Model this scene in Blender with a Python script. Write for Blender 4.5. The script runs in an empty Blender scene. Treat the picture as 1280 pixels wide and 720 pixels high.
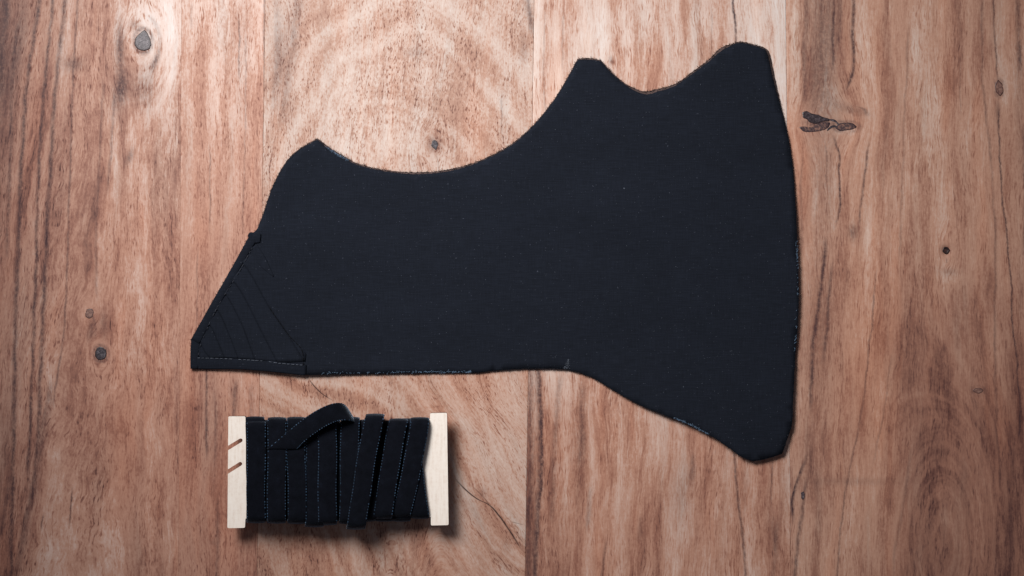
import bpy, bmesh, math, random
import numpy as np
from mathutils import Vector, geometry
from mathutils.noise import noise as mnoise

random.seed(11)
rng = np.random.default_rng(7)
scene = bpy.context.scene
COL = scene.collection

# ------------------------------------------------------------------ units
# layout is measured on the table in units of 0.4 mm; x right, y towards the viewer
K = 0.0004
CAM_H = 0.78 / K
def P(x, y, z=0.0):
    """point seen over table spot (x, y) that stands z units above the table"""
    f = 1.0 - z / CAM_H
    return Vector(((x - 640) * f * K, (360 - y) * f * K, z * K))

# ------------------------------------------------------------------ camera
cd = bpy.data.cameras.new('camera')
cam = bpy.data.objects.new('camera', cd); COL.objects.link(cam)
cam.location = (0, 0, CAM_H * K)
cam.rotation_euler = (0, 0, 0)
cd.sensor_width = 36.0
cd.lens = 36.0 * (CAM_H * K) / (1280 * K)
cd.clip_start = 0.01; cd.clip_end = 50
scene.camera = cam

# ------------------------------------------------------------------ light
w = bpy.data.worlds.new('World'); scene.world = w; w.use_nodes = True
bg = w.node_tree.nodes['Background']
bg.inputs['Color'].default_value = (0.80, 0.84, 1.0, 1)
bg.inputs['Strength'].default_value = 0.105
def softbox(name, pos, aim, size, power, color, spread):
    l = bpy.data.lights.new(name, 'AREA'); l.shape = 'RECTANGLE'
    l.size, l.size_y = size; l.energy = power; l.color = color
    l.spread = math.radians(spread)
    o = bpy.data.objects.new(name, l); COL.objects.link(o)
    p = Vector(((pos[0]-640)*K, (360-pos[1])*K, pos[2]*K)); q = Vector(((aim[0]-640)*K, (360-aim[1])*K, 0))
    o.location = p; o.rotation_euler = (q - p).to_track_quat('-Z', 'Y').to_euler()
    return o
softbox('window_light', (-60, -560, 1250), (700, 240, 0), (0.31, 0.27), 1.56, (0.965, 0.972, 0.968), 74)
scene.view_settings.view_transform = 'Standard'
scene.view_settings.look = 'None'
scene.view_settings.exposure = 0.0
scene.view_settings.gamma = 1.0

# ------------------------------------------------------------------ helpers
def lin(r, g, b):
    f = lambda c: (c/255)/12.92 if c/255 <= 0.04045 else ((c/255+0.055)/1.055)**2.4
    return (f(r), f(g), f(b), 1.0)

class NT:
    def __init__(self, name):
        self.m = bpy.data.materials.new(name); self.m.use_nodes = True
        self.t = self.m.node_tree; self.t.nodes.clear()
        self.out = self.t.nodes.new('ShaderNodeOutputMaterial')
        self.b = self.t.nodes.new('ShaderNodeBsdfPrincipled')
        self.t.links.new(self.b.outputs[0], self.out.inputs[0])
    def n(self, typ, **kw):
        nd = self.t.nodes.new(typ)
        for k, v in kw.items(): setattr(nd, k, v)
        return nd
    def put(self, sock, v):
        if hasattr(v, 'is_output'): self.t.links.new(v, sock)
        else: sock.default_value = v
    def math(self, op, a, b=0.0, c=0.0, clamp=False):
        nd = self.n('ShaderNodeMath', operation=op, use_clamp=clamp)
        self.put(nd.inputs[0], a); self.put(nd.inputs[1], b); self.put(nd.inputs[2], c)
        return nd.outputs[0]
    def add(self, a, b): return self.math('ADD', a, b)
    def sub(self, a, b): return self.math('SUBTRACT', a, b)
    def mul(self, a, b): return self.math('MULTIPLY', a, b)
    def comb(self, x, y, z=0.0):
        nd = self.n('ShaderNodeCombineXYZ')
        for i, v in enumerate((x, y, z)): self.put(nd.inputs[i], v)
        return nd.outputs[0]
    def sep(self, v):
        nd = self.n('ShaderNodeSeparateXYZ'); self.put(nd.inputs[0], v); return nd.outputs
    def noise(self, vec, scale=1.0, detail=2.0, rough=0.5, dist=0.0):
        nd = self.n('ShaderNodeTexNoise')
        self.put(nd.inputs['Vector'], vec); nd.inputs['Scale'].default_value = scale
        nd.inputs['Detail'].default_value = detail; nd.inputs['Roughness'].default_value = rough
        nd.inputs['Distortion'].default_value = dist
        return nd.outputs['Fac']
    def ramp(self, v, lo, hi, a=0.0, b=1.0, smooth=True):
        nd = self.n('ShaderNodeMapRange', interpolation_type='SMOOTHSTEP' if smooth else 'LINEAR')
        self.put(nd.inputs['Value'], v)
        nd.inputs['From Min'].default_value = lo; nd.inputs['From Max'].default_value = hi
        nd.inputs['To Min'].default_value = a; nd.inputs['To Max'].default_value = b
        return nd.outputs[0]
    def cramp(self, v, stops):
        nd = self.n('ShaderNodeValToRGB'); e = nd.color_ramp.elements
        while len(e) < len(stops): e.new(0.5)
        for i, (p, c) in enumerate(stops): e[i].position = p; e[i].color = c
        self.put(nd.inputs[0], v); return nd.outputs[0]
    def mix(self, f, a, b, mode='MIX'):
        nd = self.n('ShaderNodeMix', data_type='RGBA', blend_type=mode)
        self.put(nd.inputs[0], f); self.put(nd.inputs[6], a); self.put(nd.inputs[7], b)
        return nd.outputs[2]
    def curve(self, v, pts, lo, hi):
        """piecewise function of v given as points (v, value in 0..1)"""
        nd = self.n('ShaderNodeFloatCurve'); c = nd.mapping.curves[0]
        pts = [((p - lo)/(hi - lo), q) for p, q in pts]
        while len(c.points) < len(pts): c.points.new(0.5, 0.5)
        for cp, (p, q) in zip(c.points, pts): cp.location = (p, q); cp.handle_type = 'AUTO_CLAMPED'
        nd.mapping.use_clip = False; nd.mapping.update()
        self.put(nd.inputs['Value'], v); return nd.outputs[0]
    def bump(self, h, strength, dist):
        nd = self.n('ShaderNodeBump'); nd.inputs['Strength'].default_value = strength
        nd.inputs['Distance'].default_value = dist; self.put(nd.inputs['Height'], h)
        self.t.links.new(nd.outputs[0], self.b.inputs['Normal'])

def link(name, me, parent=None, mat=None):
    o = bpy.data.objects.new(name, me); COL.objects.link(o)
    if parent: o.parent = parent
    if mat and me is not None and not me.materials: me.materials.append(mat)
    return o
def empty(name):
    o = bpy.data.objects.new(name, None); o.empty_display_size = 0.01; COL.objects.link(o); return o
def tag(o, label=None, cat=None, group=None, kind=None):
    for k, v in (('label', label), ('category', cat), ('group', group), ('kind', kind)):
        if v: o[k] = v
    return o
def mesh(name, verts, faces, smooth=True):
    me = bpy.data.meshes.new(name); me.from_pydata([tuple(v) for v in verts], [], faces); me.update()
    if smooth: me.polygons.foreach_set('use_smooth', [True]*len(me.polygons))
    return me
def catmull(pts, step=3.0):
    """pts: (x, y) or (x, y, 1) for a sharp corner; open curve through them"""
    out = []; n = len(pts); p = [np.array(q[:2], float) for q in pts]; sharp = [len(q) > 2 for q in pts]
    for i in range(n-1):
        p1, p2 = p[i], p[i+1]
        p0 = p[i-1] if i > 0 and not sharp[i] else p1 - (p2-p1)
        p3 = p[i+2] if i+2 < n and not sharp[i+1] else p2 + (p2-p1)
        m = max(1, int(round(np.linalg.norm(p2-p1)/step)))
        for j in range(m):
            t = j/m
            out.append(0.5*((2*p1) + (p2-p0)*t + (2*p0-5*p1+4*p2-p3)*t*t + (3*p1-p0-3*p2+p3)*t**3))
    out.append(p[-1]); return out
def resample(pts, n):
    a = np.array([q[:2] for q in pts], float); d = np.r_[0, np.cumsum(np.linalg.norm(np.diff(a, axis=0), axis=1))]
    s = np.linspace(0, d[-1], n); return np.c_[np.interp(s, d, a[:, 0]), np.interp(s, d, a[:, 1])]

# ------------------------------------------------------------------ wooden table top
Y0, Y1 = -600.0, 1320.0
def line(x0, x1):                       # straight seam: x at y=0 and at y=720
    return lambda y: x0 + (x1 - x0) * np.asarray(y, float) / 720.0
def gauss(x, y, cx, cy, rx, ry=None, ang=0.0):
    ry = ry or rx; dx, dy = x-cx, y-cy
    if ang:
        c, s = math.cos(math.radians(ang)), math.sin(math.radians(ang)); dx, dy = dx*c+dy*s, -dx*s+dy*c
    return np.exp(-(dx/rx)**2 - (dy/ry)**2)
def sm(a, lo, hi):
    t = np.clip((a-lo)/(hi-lo), 0, 1); return t*t*(3-2*t)
def halo(x, y, cx, cy, rx, ry, w=0.3):
    r = np.hypot((x-cx)/rx, (y-cy)/ry); return np.exp(-((r-1)/w)**2)
def part_around(s, x, y, cx, cy, rx, ry, k=0.9):
    """bend the grain so that it parts around a knot"""
    g = gauss(x, y, cx, cy, rx, ry)
    return s - (x-cx) * k * g

WOOD_STOPS = [(0.0, lin(58, 36, 36)), (0.22, lin(106, 68, 60)), (0.45, lin(154, 106, 89)),
              (0.62, lin(184, 138, 118)), (0.80, lin(212, 184, 171)), (1.0, lin(226, 211, 204))]

def wood_material(name, seed, v0, amps, veins, tint=(1, 1, 1), pore=0.6, pore_len=0.07):
    M = NT(name)
    uv = M.n('ShaderNodeUVMap', uv_map='grain').outputs[0]
    px = M.n('ShaderNodeUVMap', uv_map='place').outputs[0]
    tone = M.n('ShaderNodeAttribute', attribute_name='tone')
    tv = M.sep(tone.outputs['Vector']); ta = tone.outputs['Alpha']
    bandn = M.n('ShaderNodeAttribute', attribute_name='band').outputs['Fac']
    s, t, _ = M.sep(uv); x, y, _ = M.sep(px)
    # irregular wander of the fibres
    wob = M.sub(M.noise(M.comb(M.mul(s, 0.02), M.mul(t, 0.010), seed), 1, 3, 0.55), 0.5)
    wob2 = M.sub(M.noise(M.comb(M.mul(s, 0.11), M.mul(t, 0.035), seed+3), 1, 2, 0.6), 0.5)
    s2 = M.add(s, M.add(M.mul(wob, 17.0), M.mul(wob2, 4.5)))
    V = lambda fs, ft, k: M.comb(M.mul(s2, fs), M.mul(t, ft), seed + k)
    n1 = M.sub(M.noise(V(0.022, 0.0034, 11), 1, 3, 0.55), 0.5)
    n2 = M.sub(M.noise(V(0.055, 0.0052, 23), 1, 4, 0.58), 0.5)
    n3 = M.sub(M.noise(V(0.55, 0.026, 31), 1, 4, 0.72), 0.5)
    nb = M.sub(M.noise(M.comb(M.mul(M.add(bandn, M.mul(wob2, 10)), 0.05), M.mul(t, 0.002), seed+51), 1, 3, 0.6), 0.5)
    grit = M.sub(M.noise(M.comb(M.mul(x, 0.36), M.mul(y, 0.24), seed), 1, 3, 0.75), 0.5)
    blot = M.sub(M.noise(M.comb(M.mul(x, 0.018), M.mul(y, 0.011), seed+70), 1, 3, 0.6), 0.5)
    v = M.add(M.mul(n1, amps[0]), M.mul(n2, amps[1]))
    v = M.add(v, M.mul(n3, amps[2]))
    v = M.add(v, M.mul(M.mul(nb, amps[3]), ta))
    v = M.add(v, M.mul(grit, amps[4]))
    mott = M.sub(M.noise(V(0.15, 0.038, 61), 1, 4, 0.68), 0.5)
    v = M.add(v, M.add(M.mul(blot, 0.26), M.mul(mott, amps[5])))
    v = M.math('MINIMUM', v, M.mul(v, 0.55))          # dark streaks on an even lighter ground
    v = M.add(v, M.add(v0+0.025, tv[1]))
    # open pores: short dark dashes along the grain, clustered
    dens = M.ramp(M.add(M.noise(V(0.035, 0.006, 80), 1, 2, 0.6), M.add(M.mul(tv[0], 0.25), M.mul(M.mul(nb, -0.55), ta))), 0.34, 0.66)
    pr = M.noise(V(0.80, pore_len*1.25, 90), 1, 1.5, 0.55)
    pm = M.mul(M.ramp(pr, 0.55, 0.70), M.add(0.25, M.mul(dens, 0.75)))
    pr2 = M.ramp(M.noise(V(0.50, 0.022, 97), 1, 3, 0.6), 0.57, 0.72)
    pm2 = M.mul(pr2, dens)
    v = M.sub(v, M.mul(pm, pore*0.35))
    v = M.sub(v, M.mul(pm2, pore*0.30))
    col = M.cramp(v, WOOD_STOPS)
    # ruddy and greyish patches of the heartwood
    hue = M.noise(V(0.03, 0.003, 120), 1, 3, 0.6)
    red = M.math('ADD', tv[2], M.ramp(hue, 0.50, 0.72, 0, 0.7), clamp=True)
    col = M.mix(red, col, M.mix(1.0, col, (1.06, 0.93, 0.86, 1), 'MULTIPLY'))
    gry = M.ramp(hue, 0.27, 0.48, 0.85, 0.0)
    col = M.mix(gry, col, M.mix(1.0, col, (0.90, 0.985, 1.03, 1), 'MULTIPLY'))
    # veins of dark heartwood and checks
    brk = M.ramp(M.noise(M.comb(M.mul(x, 0.12), M.mul(y, 0.035), seed+140), 1, 3, 0.7), 0.30, 0.60, 0.55, 1.0)
    gb = M.ramp(M.noise(M.comb(M.mul(x, 0.30), M.mul(y, 0.22), seed+150), 1, 2, 0.7), 0.32, 0.60, 0.62, 1.0)
    xw = M.add(x, M.add(M.mul(M.sub(M.noise(M.comb(M.mul(x, 0.02), M.mul(y, 0.03), seed+160), 1, 3, 0.6), 0.5), 7.0), M.mul(grit, 2.6)))
    acc = None; acch = None
    for vn in veins:
        pts, wl, wr, amt = vn[:4]; hard = len(vn) > 4 and vn[4]
        ys = [p[1] for p in pts]; xs = [p[0] for p in pts]
        lo, hi = min(xs)-20, max(xs)+20; ylo, yhi = min(ys), max(ys)
        yn = M.ramp(y, ylo, yhi, smooth=False)
        cv = M.curve(yn, [((p[1]-ylo)/(yhi-ylo), (p[0]-lo)/(hi-lo)) for p in pts], 0, 1)
        xc = M.add(M.mul(cv, hi-lo), lo)
        d = M.sub(x if hard else xw, xc)
        dd = M.math('MAXIMUM', M.mul(d, 1.0/(wr*(1.0 if hard else 1.4))), M.mul(d, -1.0/(wl*(1.0 if hard else 1.4))))
        m = M.ramp(dd, 0.0, 1.0, 1.0, 0.0)
        L = yhi-ylo; f = min(0.3, 25.0/L)
        e = M.mul(M.ramp(yn, 0, f), M.ramp(yn, 1-f, 1.0, 1, 0)) if ylo > -50 and yhi < 770 else (
            M.ramp(yn, 1-f, 1.0, 1, 0) if ylo <= -50 and yhi < 770 else (M.ramp(yn, 0, f) if ylo > -50 else 1.0))
        m = M.mul(M.mul(m, e), amt)
        if hard: acch = m if acch is None else M.math('MAXIMUM', acch, m)
        else: acc = m if acc is None else M.math('MAXIMUM', acc, m)
    if acc is not None:
        acc = M.mul(M.mul(acc, brk), gb)
        col = M.mix(acc, col, lin(58, 39, 44))
    if acch is not None:
        acch = M.mul(acch, M.ramp(brk, 0.4, 1.0, 0.75, 1.0))
        col = M.mix(acch, col, lin(44, 27, 26))
    # painted-in darkness of streak attribute (stained heartwood)
    col = M.mix(M.math('MULTIPLY', M.mul(tv[0], gb), 1.45, clamp=True), col, lin(70, 45, 46))
    col = M.mix(1.0, col, (*tint, 1), 'MULTIPLY')
    M.t.links.new(col, M.b.inputs['Base Color'])
    M.put(M.b.inputs['Roughness'], M.add(0.52, M.mul(pm, 0.25)))
    M.b.inputs['Specular IOR Level'].default_value = 0.22
    M.bump(M.noise(M.comb(M.mul(s, 0.45), M.mul(t, 0.05), seed+90), 1, 2, 0.6), 0.35, 0.00018)
    return M.m

def plank(xl, xr, mat, fields, relief=(), cl=1.0, cr=1.0):
    ys = np.r_[np.arange(Y0, -40, 20), np.arange(-40, 760, 3.0), np.arange(760, Y1+1, 20)]
    wd = float(np.mean(xr(ys)-xl(ys))); n = max(4, int(round(wd/3.0)))
    u = np.r_[0, 0.45/wd, np.linspace(1.3/wd, 1-1.3/wd, n), 1-0.45/wd, 1]
    dz = np.zeros(len(u)); dz[0], dz[-1], dz[1], dz[-2] = -0.32*cl, -0.32*cr, -0.05*cl, -0.05*cr
    Yg, Ug = np.meshgrid(ys, u, indexing='ij')
    L, R = xl(ys)[:, None]+0.06*cl, xr(ys)[:, None]-0.06*cr
    X = L + (R-L)*Ug; Z = np.repeat(dz[None, :], len(ys), 0)
    for cx, cy, rx, ry, dep in relief: Z = Z - dep*np.exp(-(((X-cx)/rx)**2+((Yg-cy)/ry)**2)**2)
    ny, nx = X.shape
    co = np.stack([(X-640)*K, (360-Yg)*K, Z*K], -1).reshape(-1, 3)
    # skirt below the long edges so that the board is solid
    idx = np.arange(ny*nx).reshape(ny, nx)
    q = np.stack([idx[:-1, :-1], idx[1:, :-1], idx[1:, 1:], idx[:-1, 1:]], -1).reshape(-1, 4)
    ring = np.r_[idx[0, :], idx[1:, -1], idx[-1, -2::-1], idx[-2:0:-1, 0]]
    low = co[ring].copy(); low[:, 2] = -0.022; base = len(co); m = len(ring); k = np.arange(m)
    side = np.stack([ring, ring[(k+1) % m], base+(k+1) % m, base+k], -1)
    co2 = np.r_[co, low]; faces = np.r_[q, side]
    me = bpy.data.meshes.new('plank')
    me.vertices.add(len(co2)); me.vertices.foreach_set('co', co2.ravel())
    nf = len(faces)+1; nl = len(faces)*4 + m
    me.loops.add(nl); me.polygons.add(nf)
    lv = np.r_[faces.ravel(), base+k]
    me.loops.foreach_set('vertex_index', lv.astype(np.int32))
    ls = np.r_[np.arange(len(faces))*4, len(faces)*4]; me.polygons.foreach_set('loop_start', ls.astype(np.int32))
    me.update(calc_edges=True)
    F = fields(X, Yg)
    S, T, dark, pale, red, amp, band = [np.broadcast_to(np.asarray(a, float), X.shape) for a in F]
    ext = lambda a: np.r_[a.ravel(), a.ravel()[ring]]
    uvg = np.stack([ext(S), ext(T)], -1)[lv]; uvp = np.stack([ext(X), ext(Yg)], -1)[lv]
    for nme, arr in (('grain', uvg), ('place', uvp)):
        l = me.uv_layers.new(name=nme); l.data.foreach_set('uv', arr.astype(np.float32).ravel())
    a = me.attributes.new('tone', 'FLOAT_COLOR', 'POINT')
    a.data.foreach_set('color', np.stack([ext(dark), ext(pale), ext(red), ext(amp)], -1).astype(np.float32).ravel())
    a = me.attributes.new('band', 'FLOAT', 'POINT'); a.data.foreach_set('value', ext(band).astype(np.float32))
    sm_ = np.ones(nf, bool); sm_[len(q):] = False; me.polygons.foreach_set('use_smooth', sm_)
    me.validate()
    return link('plank', me, table, mat)

table = empty('table_top'); tag(table, 'warm brown wooden table top of wide glued planks', 'table', kind='structure')

sA, sB, sC, sD = line(227, 223), line(331.5, 321.5), line(668, 656.5), line(982.5, 989)
e0, e1 = line(-330, -330), line(1330, 1330)

# far left plank: brown and strongly striped, two knots
def f0(x, y):
    lean = 0.17*(y-0)*sm(x, 190, 20)*sm(y, -80, 40)*0.75 - 0.00012*np.clip(y, 0, 900)**2*sm(x, 200, 40)*0.2
    s = x + lean
    s = part_around(s, x, y, 177, 52, 30, 52, 0.92)
    s = part_around(s, x, y, 126, 442, 15, 30, 0.9)
    s = part_around(s, x, y, 112, 392, 12, 20, 0.6)
    s = s + 18*gauss(x, y, 165, 210, 60, 130)*((x-165)/60)
    ring = np.hypot(x-177, (y-56)/1.45)
    band = np.where(True, s, s)
    band = s*(1-gauss(x, y, 177, 60, 45, 75)) + ring*2.4*gauss(x, y, 177, 60, 45, 75)
    dark = 0.62*gauss(x, y, 150, 60, 5, 30) + 0.62*gauss(x, y, 151, 112, 8, 24, 8) + 0.30*gauss(x, y, 176, 112, 18, 24) + 0.42*gauss(x, y, 194, 78, 3, 14, 20)
    dark = dark + 0.45*gauss(x, y, 114, 412, 4, 14, 12) + 0.35*gauss(x, y, 130, 405, 6, 18) + 0.5*gauss(x, y, 162, 196, 3.5, 10, 20)
    dark = dark + 0.45*gauss(x, y, 92, 80, 12, 9) + 0.18*sm(x, 110, -40) + 0.5*halo(x, y, 179, 51, 11.5, 15, 0.16) + 0.22*halo(x, y, 178, 53, 22, 34, 0.10)*sm(x, 180, 192) + 0.5*halo(x, y, 126, 442, 9, 10, 0.2) + 0.3*gauss(x, y, 168, 31, 7, 6)
    dark = dark + 0.30*gauss(x, y, 22, 60, 10, 60, 8) + 0.25*gauss(x, y, 3, 60, 10, 120)
    pale = -0.02 + 0.16*gauss(x, y, 180, 30, 42, 40) + 0.15*sm(x, 90, 220)*sm(y, 420, 0) - 0.10*sm(x, 80, -20) - 0.06*gauss(x, y, 160, 600, 40, 120)+0.06*gauss(x, y, 170, 440, 30, 40)
    red = 0.55*gauss(x, y, 150, 560, 30, 130) + 0.35*gauss(x, y, 170, 330, 60, 120) + 0.25*gauss(x, y, 205, 600, 20, 120)
    amp = 1.0 + 1.2*gauss(x, y, 40, 150, 80, 260)
    return s, y, np.clip(dark, 0, 1), pale, red, amp, band
v0 = [([(58, -60), (44, 40), (36, 90), (30, 150), (20, 400), (14, 720), (10, 900)], 4, 3, 0.85),
      ([(70, -60), (64, 20), (58, 80), (50, 180), (42, 420), (34, 600)], 2.5, 3, 0.85),
      ([(86, -60), (79, 20), (73, 70), (66, 150), (60, 260), (52, 420), (46, 560), (38, 640)], 3, 4, 0.80),
      ([(12, -60), (8, 20), (3, 60), (0, 130)], 8, 5, 0.8),
      ([(24, 20), (16, 80), (13, 180), (8, 330)], 2.5, 3, 0.55),
      ([(100, -60), (96, 20), (90, 120), (86, 260), (80, 400), (64, 520)], 1.6, 2, 0.6),
      ([(64, 470), (48, 560), (38, 620), (6, 760), (-6, 800)], 3, 9, 0.55),
      ([(20, 560), (10, 620), (0, 680)], 4, 3, 0.6),
      ([(128, 90), (126, 170), (120, 300), (122, 380)], 2, 2.5, 0.45),
      ([(143, 100), (141, 160), (134, 250)], 2.5, 2, 0.5),
      ([(91, 604), (88, 640), (86, 664)], 1.3, 1.6, 0.8),
      ([(56, 640), (53, 655), (51, 666)], 1.3, 1.6, 0.7),
      ([(108, 380), (120, 410), (118, 430)], 2, 2, 0.4)]
m0 = wood_material('wood_striped_brown', 3.1, 0.590, (0.60, 0.75, 0.50, 0.40, 0.34, 0.50), v0, (0.91, 0.92, 0.93), 0.85)
plank(e0, sA, m0, f0, [], 1, 0.05)

# narrow pinkish straight-grained plank
def f1(x, y):
    s = x + 0.012*y
    dark = 0.10*gauss(x, y, 305, 40, 10, 90) + 0.25*gauss(x, y, 292, 500, 5, 26) + 0.14*gauss(x, y, 262, 540, 14, 90) + 0.25*gauss(x, y, 266, 678, 4, 4) + 0.15*gauss(x, y, 317, 600, 12, 120)
    pale = 0.17*sm(y, 330, -40) + 0.02 - 0.05*sm(y, 450, 720)
    red = 0.5*gauss(x, y, 318, 560, 12, 110) + 0.3*gauss(x, y, 285, 640, 30, 80) + 0.2*gauss(x, y, 240, 400, 20, 120)
    return s, y, np.clip(dark, 0, 1), pale, red, 1.0, s
v1 = [([(297, 10), (299, 45), (298, 90), (306, 110)], 1.2, 1.6, 0.6), ([(330, -60), (329.5, 40), (330, 90), (329, 200)], 1.2, 2.2, 0.6),
      ([(306, 40), (307, 90), (306, 160), (303, 300)], 1.2, 1.6, 0.35), ([(263, 175), (263, 215), (261, 300)], 1.0, 1.4, 0.55),
      ([(239, 0), (240, 20), (239, 40)], 2, 2, 0.3), ([(258, 440), (258, 480), (257, 530), (258, 580)], 1.6, 2.4, 0.75),
      ([(268, 480), (269, 510), (268, 590)], 2, 3, 0.4), ([(295, 470), (293, 500), (292, 530)], 2, 4, 0.6), ([(313, 470), (314, 520), (312, 600)], 2.5, 5, 0.4),
      ([(327.5, 460), (326.5, 520)], 1.2, 2, 0.55), ([(226, 30), (222.5, 200), (223, 330)], 1.3, 1, 0.3), ([(272, 610), (272, 660), (270, 740), (270, 800)], 2, 4, 0.45),
      ([(250, 300), (246, 350), (247, 420)], 1, 1.6, 0.4)]
m1 = wood_material('wood_pink_straight', 17.7, 0.545, (0.30, 0.50, 0.42, 0.2, 0.34, 0.20), v1, (0.93, 0.935, 0.94), 0.7, 0.09)
plank(sA, sB, m1, f1, [], 0.05, 0.8)

# wide pale plank with swirling figure
def f2(x, y):
    top = sm(y, 420, 250)
    # upper arches round a centre hidden by the fabric, lower diagonals running down to the right
    r = np.hypot((x-515)/1.0, (y-250)/1.25)
    r = r + 10*np.sin(x*0.021+y*0.013) + 6*np.sin(x*0.047 - y*0.031)
    diag = (x-330)*0.62 - (y-430)*0.55 + 26*np.sin((x+y)*0.011) + 10*np.sin(x*0.03-y*0.02)
    band = r*top + diag*(1-top)
    s = x + 10*np.sin(y*0.012+x*0.01) - 0.22*(y-700)*sm(y, 600, 760)*sm(x, 520, 340)
    s = part_around(s, x, y, 543, 180, 20, 30, 0.85)
    s = s - (y-430)*0.55*sm(y, 440, 560)*sm(x, 480, 560)
    dark = 0.16*gauss(x, y, 362, 40, 14, 70, 12) + 0.13*gauss(x, y, 352, 90, 12, 60, -10) + 0.38*gauss(x, y, 664, 25, 3.5, 26, -14) + 0.22*gauss(x, y, 655, 60, 5, 18)
    dark = dark + 0.20*gauss(x, y, 520, 66, 14, 6) + 0.28*gauss(x, y, 490, 665, 26, 13) + 0.20*gauss(x, y, 604, 616, 5, 7) + 0.16*gauss(x, y, 634, 680, 6, 10)
    dark = dark + 0.40*gauss(x, y, 543, 180, 8, 10) + 0.10*gauss(x, y, 543, 180, 16, 20) + 0.10*gauss(x, y, 350, 690, 20, 40, 30)+ 0.12*gauss(x, y, 590, 640, 7, 30, -30)
    pale = 0.11*top + 0.05*(1-top) + 0.06*gauss(x, y, 460, 150, 60, 60) - 0.05*gauss(x, y, 370, 40, 40, 120) - 0.03*sm(y, 600, 720) + 0.05*gauss(x, y, 610, 580, 40, 40)
    red = 0.7*gauss(x, y, 543, 180, 15, 19) + 0.25*gauss(x, y, 600, 160, 40, 40) + 0.3*gauss(x, y, 590, 500, 60, 40) + 0.2*gauss(x, y, 640, 130, 20, 60) + 0.65*(1-top)
    amp = 1.3 + 0.9*(1-top)
    return s, y, np.clip(dark, 0, 1), pale, red, amp, band
v2 = [([(385, 472), (394, 484), (408, 496), (424, 504)], 1.6, 1.7, 0.95, True),
      ([(562, 590), (573, 603), (584, 614), (597, 624), (611, 631), (624, 645), (634, 659), (645, 676), (655.5, 693)], 2.0, 2.4, 1.0, True),
      ([(586, 604), (600, 617), (611, 630), (618, 640)], 1.1, 1.5, 0.55, True),
      ([(636, 651.5), (646, 654), (656, 656.5)], 1.5, 2.5, 0.8, True), ([(638, 660), (646, 668), (655, 680)], 0.9, 1.1, 0.5, True),
      ([(655, -60), (661, 10), (664, 50)], 2, 3, 0.45), ([(340, -60), (346, 60), (340, 150)], 4, 8, 0.30), ([(372, -60), (366, 50), (356, 110), (346, 170)], 3, 9, 0.30),
      ([(626, 110), (627, 150), (629, 185)], 1.2, 1.6, 0.35), ([(545, 192), (548, 204), (549, 216)], 1, 1.2, 0.4)]
m2 = wood_material('wood_pale_swirled', 29.3, 0.585, (0.20, 0.18, 0.26, 0.38, 0.36, 0.24), v2, (0.82, 0.90, 0.93), 1.0, 0.15)
plank(sB, sC, m2, f2, [])

# plank under the right of the fabric: straight, pale at its top right
def f3(x, y):
    s = x - 0.004*y + 6*np.sin(y*0.007+x*0.01)
    s = part_around(s, x, y, 764, 77, 8, 14, 0.7)
    lowr = sm(y, 420, 560)
    dark = 0.30*gauss(x, y, 660, 620, 14, 200) + 0.20*gauss(x, y, 725, 560, 10, 60) + 0.12*gauss(x, y, 696, 640, 22, 160) + 0.22*gauss(x, y, 864, 596, 4, 12) + 0.45*gauss(x, y, 764, 76, 3, 5)
    dark = dark + 0.30*gauss(x, y, 968, 668, 5, 26, -6) + 0.14*gauss(x, y, 850, 620, 18, 40) + 0.14*gauss(x, y, 930, 610, 10, 40)
    pale = 0.11*(1-lowr) + 0.15*gauss(x, y, 955, 60, 28, 190) + 0.02*lowr + 0.05*gauss(x, y, 790, 560, 40, 60) - 0.06*gauss(x, y, 820, 690, 90, 60)
    red = 0.9*gauss(x, y, 735, 52, 4.5, 26) + 0.5*gauss(x, y, 800, 90, 40, 40) + 0.4*gauss(x, y, 680, 150, 30, 60) + 0.45*gauss(x, y, 700, 560, 40, 120) + 0.2*gauss(x, y, 910, 60, 8, 80)+0.3*gauss(x, y, 664, 655, 6, 14) + 0.45*lowr
    amp = 0.6 + 1.0*lowr*sm(x, 800, 690)
    return s, y, np.clip(dark, 0, 1), pale, red, amp, s
v3 = [([(916.5, -60), (917, 8), (919, 30), (920, 60), (922, 200)], 2.2, 1.6, 1.0), ([(912, 470), (917, 570), (921, 610), (926, 660), (931, 700), (933, 760), (936, 800)], 2.0, 2.6, 0.72),
      ([(672, 440), (676, 500), (677, 560), (674, 640), (671, 680), (667, 760), (666, 800)], 6, 2.5, 0.95), ([(661, 440), (662, 560), (659, 700), (658, 800)], 2, 6, 0.55),
      ([(700, 460), (694, 540), (690, 620), (690, 660)], 4, 5, 0.42), ([(738, 600), (735, 640), (733, 670)], 3, 5, 0.40), ([(965, 560), (965, 600), (964, 642)], 1.2, 1.6, 0.6),
      ([(758, 670), (754, 710), (750, 760), (750, 800)], 2.5, 2, 0.6), ([(864, 560), (866, 585), (863, 606)], 4, 4, 0.45), ([(800, 640), (799, 665), (797, 680)], 3, 5, 0.3),
      ([(974, 640), (970, 680), (966, 730), (966, 800)], 3, 4, 0.4), ([(681, 0), (680, 100), (683, 160)], 1.2, 1.5, 0.3), ([(889, 0), (890, 60), (888, 90)], 1.2, 1.5, 0.3), ([(705, 0), (703, 70), (704, 100)], 1.5, 2, 0.3),
      ([(727, 470), (728, 540), (724, 590)], 4, 6, 0.5)]
m3 = wood_material('wood_tan_straight', 43.9, 0.590, (0.60, 0.80, 0.44, 0.35, 0.30, 0.30), v3, (0.87, 0.90, 0.91), 0.72, 0.055)
plank(sC, sD, m3, f3)

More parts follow.
